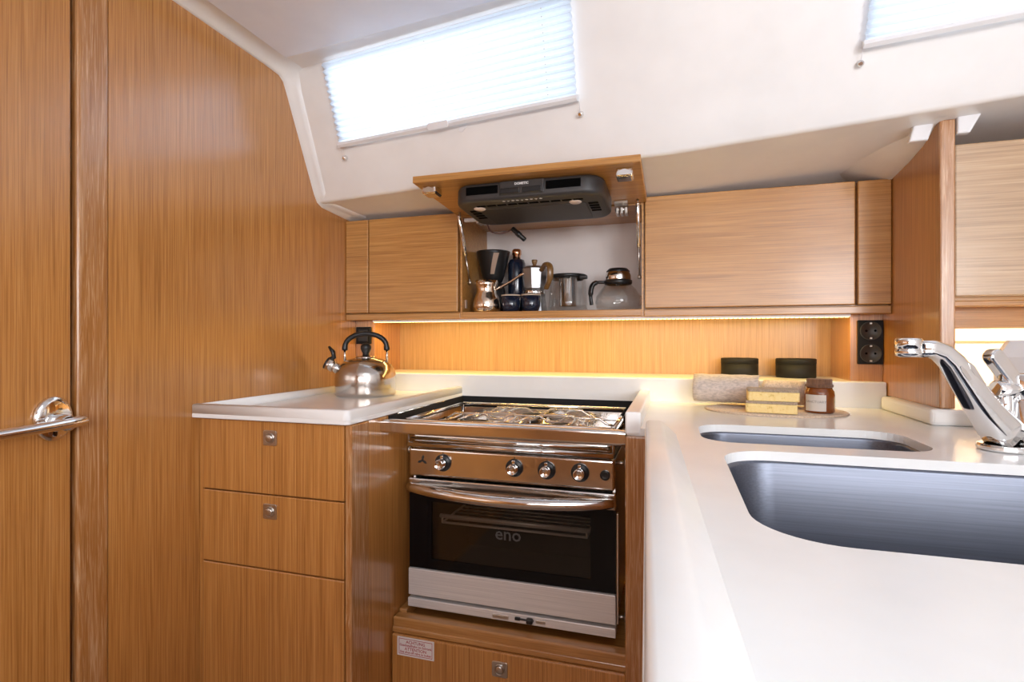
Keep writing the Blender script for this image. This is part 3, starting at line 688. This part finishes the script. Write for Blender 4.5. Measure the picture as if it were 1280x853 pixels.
# ------------------------------------------------------------------ STOVE AND LOCKER BELOW
st = thing('gas_stove', 'stainless gas stove with oven, slung between the oak cabinets', 'stove', (-.352, 1.13, -.62))
X0, X1 = -.590, -.113
b = B()
box(b, X0+.004, X1-.004, 1.43, 1.44, -.615, -.25); box(b, X0+.003, X0+.008, 1.140, 1.44, -.60, -.25); box(b, X1-.008, X1-.003, 1.140, 1.44, -.60, -.25)
box(b, X0+.004, X1-.004, 1.140, 1.44, -.262, -.25); box(b, X0+.004, X1-.004, 1.150, 1.44, -.612, -.598)
obj('body', b, 'brushed', st)
b = B(); box(b, X0+.03, X0+.035, 1.142, 1.42, -.58, -.34); box(b, X1-.035, X1-.03, 1.142, 1.42, -.58, -.34); box(b, X0+.03, X1-.03, 1.415, 1.42, -.58, -.34); box(b, X0+.03, X1-.03, 1.142, 1.42, -.585, -.58); box(b, X0+.03, X1-.03, 1.142, 1.42, -.34, -.335)
obj('oven_cavity', b, 'enamel', st)
b = B()
zr = -.432
for y in [1.17+.0245*k for k in range(10)]: cyl(b, (-.52, y, zr), (-.185, y, zr), .0017, seg=8)
for p in ([(-.525, 1.165, zr), (-.18, 1.165, zr)], [(-.525, 1.40, zr+.014), (-.18, 1.40, zr+.014)], [(-.525, 1.165, zr), (-.525, 1.40, zr)], [(-.18, 1.165, zr), (-.18, 1.40, zr)], [(-.525, 1.165, zr), (-.525, 1.165, zr+.014)], [(-.18, 1.165, zr), (-.18, 1.165, zr+.014)]): cyl(b, *p, .0026, seg=8)
cyl(b, (-.53, 1.165, zr+.016), (-.175, 1.165, zr+.016), .0048, seg=12); obj('oven_rack', b, 'rack_wire', st)
# hob tray
b = B(); box(b, X0+.008, X1-.008, 1.118, 1.436, -.2405, -.212, .010, 4); obj('hob_tray', b, 'stainless', st)
b = B(); tube(b, [(X0+.004, 1.112, -.2375), (X1-.004, 1.112, -.2375)], .0065, 12); tube(b, [(X0+.01, 1.116, -.2245), (X1-.01, 1.116, -.2245)], .0045, 12); obj('hob_lip', b, 'chrome', st)
b = B()
rim = [(X0+.004, 1.100, -.1815), (X1-.004, 1.100, -.1815), (X1-.004, 1.447, -.1815), (X0+.004, 1.447, -.1815)]
for i in range(4): tube(b, [rim[i], rim[(i+1) % 4]], .0045, 10)
obj('hob_rim', b, 'chrome', st)
for (x, y) in ((X0+.004, 1.447), (X1-.004, 1.447), (X0+.004, 1.11), (X1-.004, 1.11)): b = B(); cyl(b, (x, y, -.235), (x, y, -.182), .003, seg=8); obj('rim_post', b, 'stainless', st)
b = B(); box(b, X0+.012, X1-.012, 1.436, 1.440, -.24, -.190, .001); obj('hob_back', b, 'stainless', st)
BURN = ((-.455, 1.20, .036), (-.245, 1.215, .026), (-.350, 1.355, .040))
for x, y, rad in BURN:
    b = B(); lathe(b, [(rad*1.35, -.2125), (rad*1.3, -.2095), (rad*1.05, -.209), (rad, -.200), (rad*.9, -.199)], (x, y, 0), 32); bn = obj('burner', b, 'stainless', st)
    b = B(); lathe(b, [(rad*.95, -.199), (rad*.95, -.195), (rad*.8, -.1925), (.0005, -.192)], (x, y, 0), 32); obj('burner_cap', b, 'black_matte', bn)
def grate(x0, x1, y0, y1, humps):
    b = B(); z = -.186
    for y in (y0, y1):
        pts = [(x0, y, z-.015)]; 
        n = humps; wd = (x1-x0)/n
        for k in range(n):
            a = x0+wd*k
            pts += [(a+wd*.10, y, z-.012), (a+wd*.22, y, z), (a+wd*.78, y, z), (a+wd*.90, y, z-.012)]
        pts.append((x1, y, z-.015)); tube(b, pts, .0033, 8)
    for x in (x0, (x0+x1)/2, x1): tube(b, [(x, y0, z-.015), (x, y1, z-.015)], .0024, 8)
    for k in range(humps):
        xc = x0+(x1-x0)*(k+.5)/humps
        tube(b, [(xc-.03, y0, z), (xc-.012, y0+.03, z), (xc-.012, y1-.03, z), (xc-.03, y1, z)], .0024, 8); tube(b, [(xc+.03, y0, z), (xc+.012, y0+.03, z), (xc+.012, y1-.03, z), (xc+.03, y1, z)], .0024, 8)
    for x in (x0, x1):
        for y in (y0, y1): cyl(b, (x, y, -.214), (x, y, z-.014), .003, seg=8)
    return obj('pan_support', b, 'stainless', st)
grate(-.570, -.135, 1.135, 1.275, 3); grate(-.500, -.200, 1.300, 1.415, 2)
# control panel
b = B(); prism(b, rrect(X1-X0-.004, .066, .006), 0, .026, face_at((X0+X1)/2, 1.143, -.2805), .007, 4); pn = obj('control_panel', b, 'stainless', st)
for f in pn.data.polygons: f.use_smooth = False
for x in (-.5015, -.3315, -.259, -.187):
    c = Vector((x, 1.117, -.278))
    b = B(); lathe(b, [(.0195, 0), (.0195, .003), (.0178, .005), (.0005, .005)], seg=36, mx=Matrix.Translation(c) @ FACE); kn = obj('knob', b, 'black_plastic', st)
    b = B(); lathe(b, [(.0125, .004), (.0118, .010), (.0112, .024), (.0105, .0255), (.009, .0255), (.0085, .0245), (.0005, .0245)], seg=32, mx=Matrix.Translation(c) @ FACE)
    prism(b, rrect(.007, .018, .002), .004, .010, Matrix.Translation(c+Vector((0, 0, .009))) @ FACE, .001); obj('knob_grip', b, 'chrome', kn)
    b = B(); box(b, x-.0008, x+.0008, 1.1165, 1.1175, -.2575, -.2545); obj('setting_mark', b, 'dark_ink', pn)
b = B(); lathe(b, [(.0105, 0), (.0105, .003), (.008, .0045), (.006, .0035), (.0005, .0045)], seg=28, mx=face_at(-.1345, 1.117, -.280)); obj('igniter_button', b, 'black_plastic', st)
b = B()
for a in (80, 205, 330):
    prism(b, [(0, -.002), (.009, -.003), (.013, 0), (.008, .003), (0, .002)], 0, .0006, face_at(-.5535, 1.1172, -.276) @ Matrix.Rotation(math.radians(a), 4, 'Z'))
obj('maker_mark', b, 'dark_ink', pn)
# oven door
b = B(); box(b, X0, X1, 1.118, 1.142, -.353, -.3185, .003); dr = obj('oven_door', b, 'stainless', st)
b = B(); n = 22; pts = []; rd = []
for k in range(n+1):
    s = k/n; x = X0+.006+(X1-X0-.012)*s; e = min(1, 6*s, 6*(1-s)); e = math.sin(e*PI/2)
    pts.append((x, 1.116-.040*math.sin(PI*s)**.7 - .004, -.3365-.004*math.sin(PI*s))); rd.append(.0105+.0035*e)
tube(b, pts, rd, 14, .95, up=(0, 0, 1)); obj('oven_handle', b, 'chrome', dr)
b = B()
for q in ((X0, X0+.056, -.5285, -.353), (X1-.053, X1, -.5285, -.353), (X0+.056, X1-.053, -.372, -.353), (X0+.056, X1-.053, -.5285, -.505)): box(b, q[0], q[1], 1.124, 1.130, q[2], q[3])
obj('glass_border', b, 'oven_border', dr)
b = B(); box(b, X0+.056, X1-.053, 1.126, 1.129, -.505, -.372); gp = obj('oven_window', b, 'oven_glass', dr)
obj('lettering', text_bm('eno', .040, face_at(-.349, 1.1252, -.430), .0003, .0004), 'logo_grey', gp)
b = B(); box(b, X0, X1, 1.118, 1.140, -.5905, -.5290, .0015); obj('lower_panel', b, 'brushed_paled', dr)
b = B(); box(b, X1+.0015, X1+.0055, 1.122, 1.136, -.59, -.36, .001); obj('door_edge', b, 'nickel', dr)
b = B(); box(b, X0+.01, X1-.004, 1.136, 1.142, -.600, -.589); obj('shadow_slot', b, 'hood_slot', st)
b = B(); box(b, X0-.001, X1, 1.117, 1.15, -.6175, -.5975, .0015); kp = obj('kick_strip', b, 'brushed_paled', st)
b = B(); box(b, -.382, -.345, 1.1145, 1.118, -.6125, -.6045, .001); obj('slide_plate', b, 'nickel', kp)
b = B(); box(b, -.283, -.262, 1.1145, 1.118, -.6105, -.6035, .001); obj('slide_plate', b, 'nickel', kp)
b = B(); box(b, -.330, -.288, 1.113, 1.118, -.6085, -.6055, .001); box(b, -.304, -.289, 1.108, 1.118, -.613, -.601, .003); box(b, -.330, -.318, 1.112, 1.118, -.6095, -.6035, .001); obj('gimbal_lock', b, 'black_plastic', kp)
for x, s, z in ((X1, 1, -.592), (X1, 1, -.262), (X0, -1, -.262)):
    b = B(); cyl(b, (x-s*.006, 1.16, z), (x+s*.020, 1.16, z), .004, seg=14); cyl(b, (x+s*.014, 1.16, z), (x+s*.0205, 1.16, z), .009, seg=18); obj('pivot_pin', b, 'nickel', st)
hs = thing('hob_recess_shade', 'black strips put in as recess shade around the hob', 'shade strip', (-.35, 1.49, -.20))  # black strips paint the recess shade between hob rim and bay walls
b = B(); box(b, -.6105, -.6065, 1.062, 1.496, -.195, -.1675); obj('side_strip', b, 'black_matte', hs)
b = B(); box(b, -.0905, -.0868, 1.062, 1.496, -.210, -.1790); obj('side_strip', b, 'black_matte', hs)
b = B(); box(b, -.6105, -.0868, 1.4965, 1.4995, -.24, -.1655); obj('rear_strip', b, 'black_matte', hs)
b = B(); box(b, -.6095, -.6065, 1.10, 1.494, -.1675, -.1655); obj('edge_trim', b, 'chrome', hs)
# safety rail in front of the hob
b = B(); secs = []
q = rrect(.024, .030, .006, 4)
for x in (-.612, -.598, -.101, -.0862): secs.append([(x, 1.040+yy*(1 if abs(x+.35) < .26 else .92), -.1865+zz*(1 if abs(x+.35) < .26 else .9)) for yy, zz in q])
loft(b, secs, False, True, True); bmesh.ops.recalc_face_normals(b, faces=b.faces)
rl = tag(obj('safety_rail', b, 'stainless'), 'polished steel crash rail across the front of the hob', 'rail')
# oak panel right of the stove (end of the peninsula)
r = thing('end_panel', 'narrow upright oak panel between the stove and the right worktop', 'panel', (-.07, 1.02, ZF))
b = B(); box(b, -.0855, -.046, 1.055, 1.495, ZF+.001, ZC-.0145); obj('panel', b, 'oak_v', r)
b = B(); box(b, -.0855, -.046, 1.020, 1.055, ZF+.001, ZC-.0145, .003, 2); obj('solid_edging', b, 'oak_solid', r)
b = B(); 
pen = [(-.045, 1.019), (-.045, .95), (-.006, .22), (.017, -.29), (1.24, -.29), (1.24, .40), (1.24, .93), (.70, .93), (.70, .46), (.055, .46), (.035, .93), (.035, .93), (.02, 1.019)]
prism(b, [(-.040, 1.019), (-.005, .22), (.018, -.29), (.05, -.29), (.03, .22), (.0, 1.019)], ZF+.001, ZC-.0145); r2 = tag(obj('sink_cabinet', b, 'oak_v'), 'oak front below the long white sink worktop', 'cabinet')
b = B(); box(b, -.617, -.0835, 1.505, 1.515, ZF, -.30); struct('wall_stove_back', b, 'oak_v')
# locker below the stove
r = thing('stove_locker', 'oak locker under the stove with a pull-down front', 'locker', (-.35, 1.08, ZF))
b = B(); box(b, -.610, -.0865, 1.105, 1.495, -.662, -.645); obj('shelf', b, 'oak_h', r)
b = B(); box(b, -.610, -.0865, 1.082, 1.110, -.655, -.6275, .004, 3); box(b, -.610, -.0865, 1.079, 1.100, -.661, -.648, .002); obj('front_lip', b, 'oak_solid_x', r)
b = B(); box(b, -.6095, -.590, 1.11, 1.45, -.645, -.622, .002); obj('side_batten', b, 'oak_solid_x', r)
b = B(); box(b, -.609, -.0885, 1.074, 1.098, -1.03, -.6625, .004, 3); dd = obj('door', b, 'oak_v', r); latch(dd, -.351, 1.074, -.697, .035)
b = B(); box(b, -.610, -.0865, 1.11, 1.49, ZF+.001, -1.0); obj('base', b, 'oak_v', r)
s = thing('warning_sticker', 'white sticker with red warning text on the locker under the stove', 'sticker', (-.549, 1.0738, -.686))
b = B(); prism(b, rrect(.0905, .0425, .001, 2), 0, .0005, face_at(-.549, 1.0739, -.686)); obj('sticker_sheet', b, 'sticker', s)
b = B()
for q in ((-.041, .041, .0165, .0175), (-.041, .041, -.0175, -.0165), (-.041, -.040, -.0175, .0175), (.040, .041, -.0175, .0175)):
    box(b, -.549+q[0], -.549+q[1], 1.0730, 1.0735, -.686+q[2], -.686+q[3])
obj('sticker_border', b, 'red_ink', s)
for tx, sz, dz in (('ACHTUNG', .0095, .0105), ('Gasabstellhahn im Schrank', .0073, .0030), ('ATTENTION', .0095, -.0050), ('Gas shut-off valve in locker', .0070, -.0122)):
    obj('lettering', text_bm(tx, sz, face_at(-.549, 1.0733, -.686+dz), .0001, .00012), 'red_ink', s)

# ------------------------------------------------------------------ KETTLE
k0 = Vector((-.850, 1.352, -.1557))
r = thing('kettle', 'stainless whistling kettle with black arched handle on the left worktop', 'kettle', k0)
b = B(); lathe(b, [(.0005, 0), (.080, 0), (.0845, .003), (.0855, .010), (.0855, .046), (.0845, .060), (.081, .073), (.0735, .086), (.062, .096), (.047, .103), (.034, .1065), (.030, .1075)], k0, 48); obj('kettle_body', b, 'kettle_steel', r)
b = B(); lathe(b, [(.031, .107), (.031, .109), (.024, .1115), (.010, .1135), (.0005, .114)], k0, 36); ld = obj('lid', b, 'stainless', r)
b = B(); lathe(b, [(.010, .113), (.009, .120), (.0125, .126), (.0155, .134), (.0150, .142), (.010, .148), (.0005, .150)], k0, 24); obj('lid_knob', b, 'black_plastic', ld)
kd = Vector((.94, .34, 0)).normalized()      # handle and spout lie in one plane
P = []
for k in range(17):
    a = PI*k/16; P.append(k0 + kd*(-.060*math.cos(a)) + Vector((0, 0, .134 + .043*math.sin(a)**.85)))
P = [P[0]+Vector((0, 0, -.005))] + P + [P[-1]+Vector((0, 0, -.005))]
b = B(); tube(b, P, [.0085]*2+[.0075]*15+[.0085]*2, 12); obj('handle', b, 'black_plastic', r)
for s_ in (-1, 1): b = B(); cyl(b, k0+kd*s_*.060+Vector((0, 0, .092)), k0+kd*s_*.0605+Vector((0, 0, .133)), .0035, seg=12); obj('handle_post', b, 'stainless', r)
sa = k0 - kd*.066 + Vector((0, 0, .068)); sb = k0 - kd*.104 + Vector((0, 0, .089))
b = B(); cyl(b, sa, sb, .0165, .0140, 24); spt = obj('spout', b, 'stainless', r)
dv = (sb-sa).normalized()
b = B(); cyl(b, sb-dv*.016, sb+dv*.006, .0175, .0180, 24, .002); wh = obj('whistle', b, 'stainless', spt)
b = B(); cyl(b, sb+dv*.006, sb+dv*.010, .0188, .0188, 24, .001); pv = dv.cross(kd.cross(dv)).normalized()
upv = (Vector((0, 0, 1)) - dv*dv.z).normalized()
tube(b, [sb+dv*.006+upv*.010, sb-dv*.002+upv*.024, sb+dv*.008+upv*.036, sb+dv*.026+upv*.044], [.007, .009, .008, .004], 10, .8); obj('whistle_flap', b, 'black_plastic', wh)

# ------------------------------------------------------------------ SOCKETS
def outlet(x0, x1, z0, z1, cz, label):
    cx, cm = (x0+x1)/2, (z0+z1)/2
    r = thing('wall_socket', label, 'socket', (cx, 1.53, cm))
    b = B(); prism(b, rrect(x1-x0, z1-z0, .002), 0, .008, face_at(cx, 1.53, cm), .0015); obj('cover_plate', b, 'black_matte', r)
    for z in cz:
        b = B(); lathe(b, [(.0235, .0078), (.0235, .0105), (.0215, .0105), (.0205, .0084), (.0005, .0084)], seg=36, mx=face_at(cx, 1.53, z)); sk = obj('socket_insert', b, 'graphite', r)
        for x, zz in ((-.0095, 0), (.0095, 0)):
            b = B(); lathe(b, [(.0028, .0085), (.0028, .0089), (.0005, .0089)], seg=12, mx=face_at(cx+x, 1.53, z+zz)); obj('contact_hole', b, 'hood_slot', sk)
        b = B(); box(b, cx-.0025, cx+.0025, 1.5185, 1.5225, z+.0165, z+.0205, .0005); box(b, cx-.0025, cx+.0025, 1.5185, 1.5225, z-.0205, z-.0165, .0005); obj('earth_clip', b, 'nickel', sk)
outlet(-.994, -.940, -.010, .046, (), 'black single wall plate behind the kettle handle')
outlet(.4435, .4985, -.058, .052, (.0255, -.031), 'black double wall socket on the oak post beside the divider')
# the small plate behind the kettle carries a rocker
lp = [o for o in COL.objects if o.get('label', '').startswith('black single')][0]
b = B(); box(b, -.984, -.950, 1.5195, 1.523, -.001, .037, .001); obj('rocker', b, 'black_plastic', lp)

# ------------------------------------------------------------------ MAT AND WASHING-UP THINGS
mc = Vector((.228, 1.375, ZC))
b = B(); lathe(b, [(.0005, 0), (.150, 0), (.1535, .002), (.150, .0045)] + [(.150-.0065*k, .0045 if k % 2 else .0035) for k in range(1, 23)] + [(.0005, .004)], mc, 64, sy=.74)
tag(obj('round_mat', b, 'mat'), 'flat beige woven mat under the towels and sponges on the worktop', 'mat')
ZM = ZC+.0048
def roll(bm, c, ax, L, R, turns, thick=.008, sq=.9):
    ax = Vector(ax).normalized(); sd_ = ax.cross(Vector((0, 0, 1))).normalized(); n = int(turns*28); secs = []
    outer = []; inner = []
    for k in range(n+1):
        a = 2*PI*k/28 - PI/2; rr = R - (R-.008)*(1 - k/n)
        outer.append((rr, a)); inner.append((max(rr-thick*.8, .002), a))
    pts = outer + inner[::-1]; m_ = 9
    for q in range(m_+1):
        s = q/m_-.5; wob = 1 + .02*math.sin(q*2.1)
        secs.append([Vector(c) + ax*L*s + sd_*(r_*wob*math.cos(a)) + Vector((0, 0, R*sq + r_*sq*wob*math.sin(a))) for r_, a in pts])
    loft(bm, secs, True, True, True); bmesh.ops.recalc_face_normals(bm, faces=bm.faces)
b = B(); roll(b, (.128, 1.430, ZM), (.985, -.17, 0), .150, .043, 2.6); tag(obj('rolled_towel', b, 'towel'), 'larger grey waffle towel roll at the left of the mat', 'towel')
b = B(); roll(b, (.262, 1.440, ZM), (.95, -.30, 0), .090, .036, 2.6); tag(obj('rolled_towel', b, 'towel_fine'), 'smaller beige towel roll behind the jar and sponges', 'towel')
sg = 'stacked yellow sponges'
for k, (lab, dx, rot) in enumerate((('yellow sponge lying on the mat, under the other sponge', 0, .02), ('yellow sponge on top of the other sponge', .003, .07))):
    z = ZM+.0005+k*.0265; r = thing('sponge', lab, 'sponge', (.212+dx, 1.318, z), sg); rm = Matrix.Translation(r.location) @ Matrix.Rotation(-.16+rot, 4, 'Z')
    b = B(); prism(b, rrect(.104, .066, .006, 3), 0, .0205, rm, .002); obj('foam', b, 'sponge', r)
    b = B(); prism(b, rrect(.104, .066, .006, 3), .0205, .0262, rm, .001); obj('scouring_pad', b, 'scrub', r)
jc = Vector((.316, 1.346, ZM))
r = thing('candle_jar', 'amber glass jar with brown lid and pale label beside the sponges', 'jar', jc)
b = B(); lathe(b, [(.0005, 0), (.028, 0), (.0305, .003), (.031, .040), (.0295, .048), (.026, .053), (.025, .057), (.0005, .057)], jc, 40); obj('jar_glass', b, 'wax', r)
b = B(); lathe(b, [(.0265, .0565), (.028, .058), (.028, .062), (.0265, .0635), (.0255, .0635), (.0255, .0735), (.0245, .075), (.0005, .075)], jc, 36); obj('lid', b, 'cork', r)
b = B(); secs = []
for k in range(13):
    a = math.radians(200 + 82*k/12); secs.append([jc+Vector((.0314*math.cos(a), .0314*math.sin(a), z)) for z in (.005, .041)])
loft(b, secs, True); lb = obj('label', b, 'paper', r)
tb = text_bm('SANCTUARY', .0075, Matrix.Identity(4), .0001)
for v in tb.verts:
    a = math.radians(243) + v.co.x/.0316; v.co = jc + Vector(((.0316+v.co.z)*math.cos(a), (.0316+v.co.z)*math.sin(a), .0255+v.co.y))
obj('lettering', tb, 'grey_ink', lb)
for x, rr, lab in ((.182, .049, 'black lidded canister in the niche behind the larger towel roll'), (.326, .050, 'black lidded canister in the niche behind the smaller towel roll')):
    c = (x, 1.635, -.1003); r = thing('storage_canister', lab, 'canister', c, 'black canisters in the niche')
    b = B(); lathe(b, [(.0005, 0), (rr-.002, 0), (rr, .002), (rr, .037), (.0005, .037)], c, 40); obj('tin_body', b, 'black_matte', r)
    b = B(); lathe(b, [(.0005, .037), (rr+.0005, .037), (rr+.0005, .050), (rr-.002, .052), (.0005, .052)], c, 40); obj('lid', b, 'black_matte', r)

# ------------------------------------------------------------------ lift the whole place so that the cabin sole is at z = 0
for o in scene.objects:
    if o.parent is None: o.location.z += LIFT
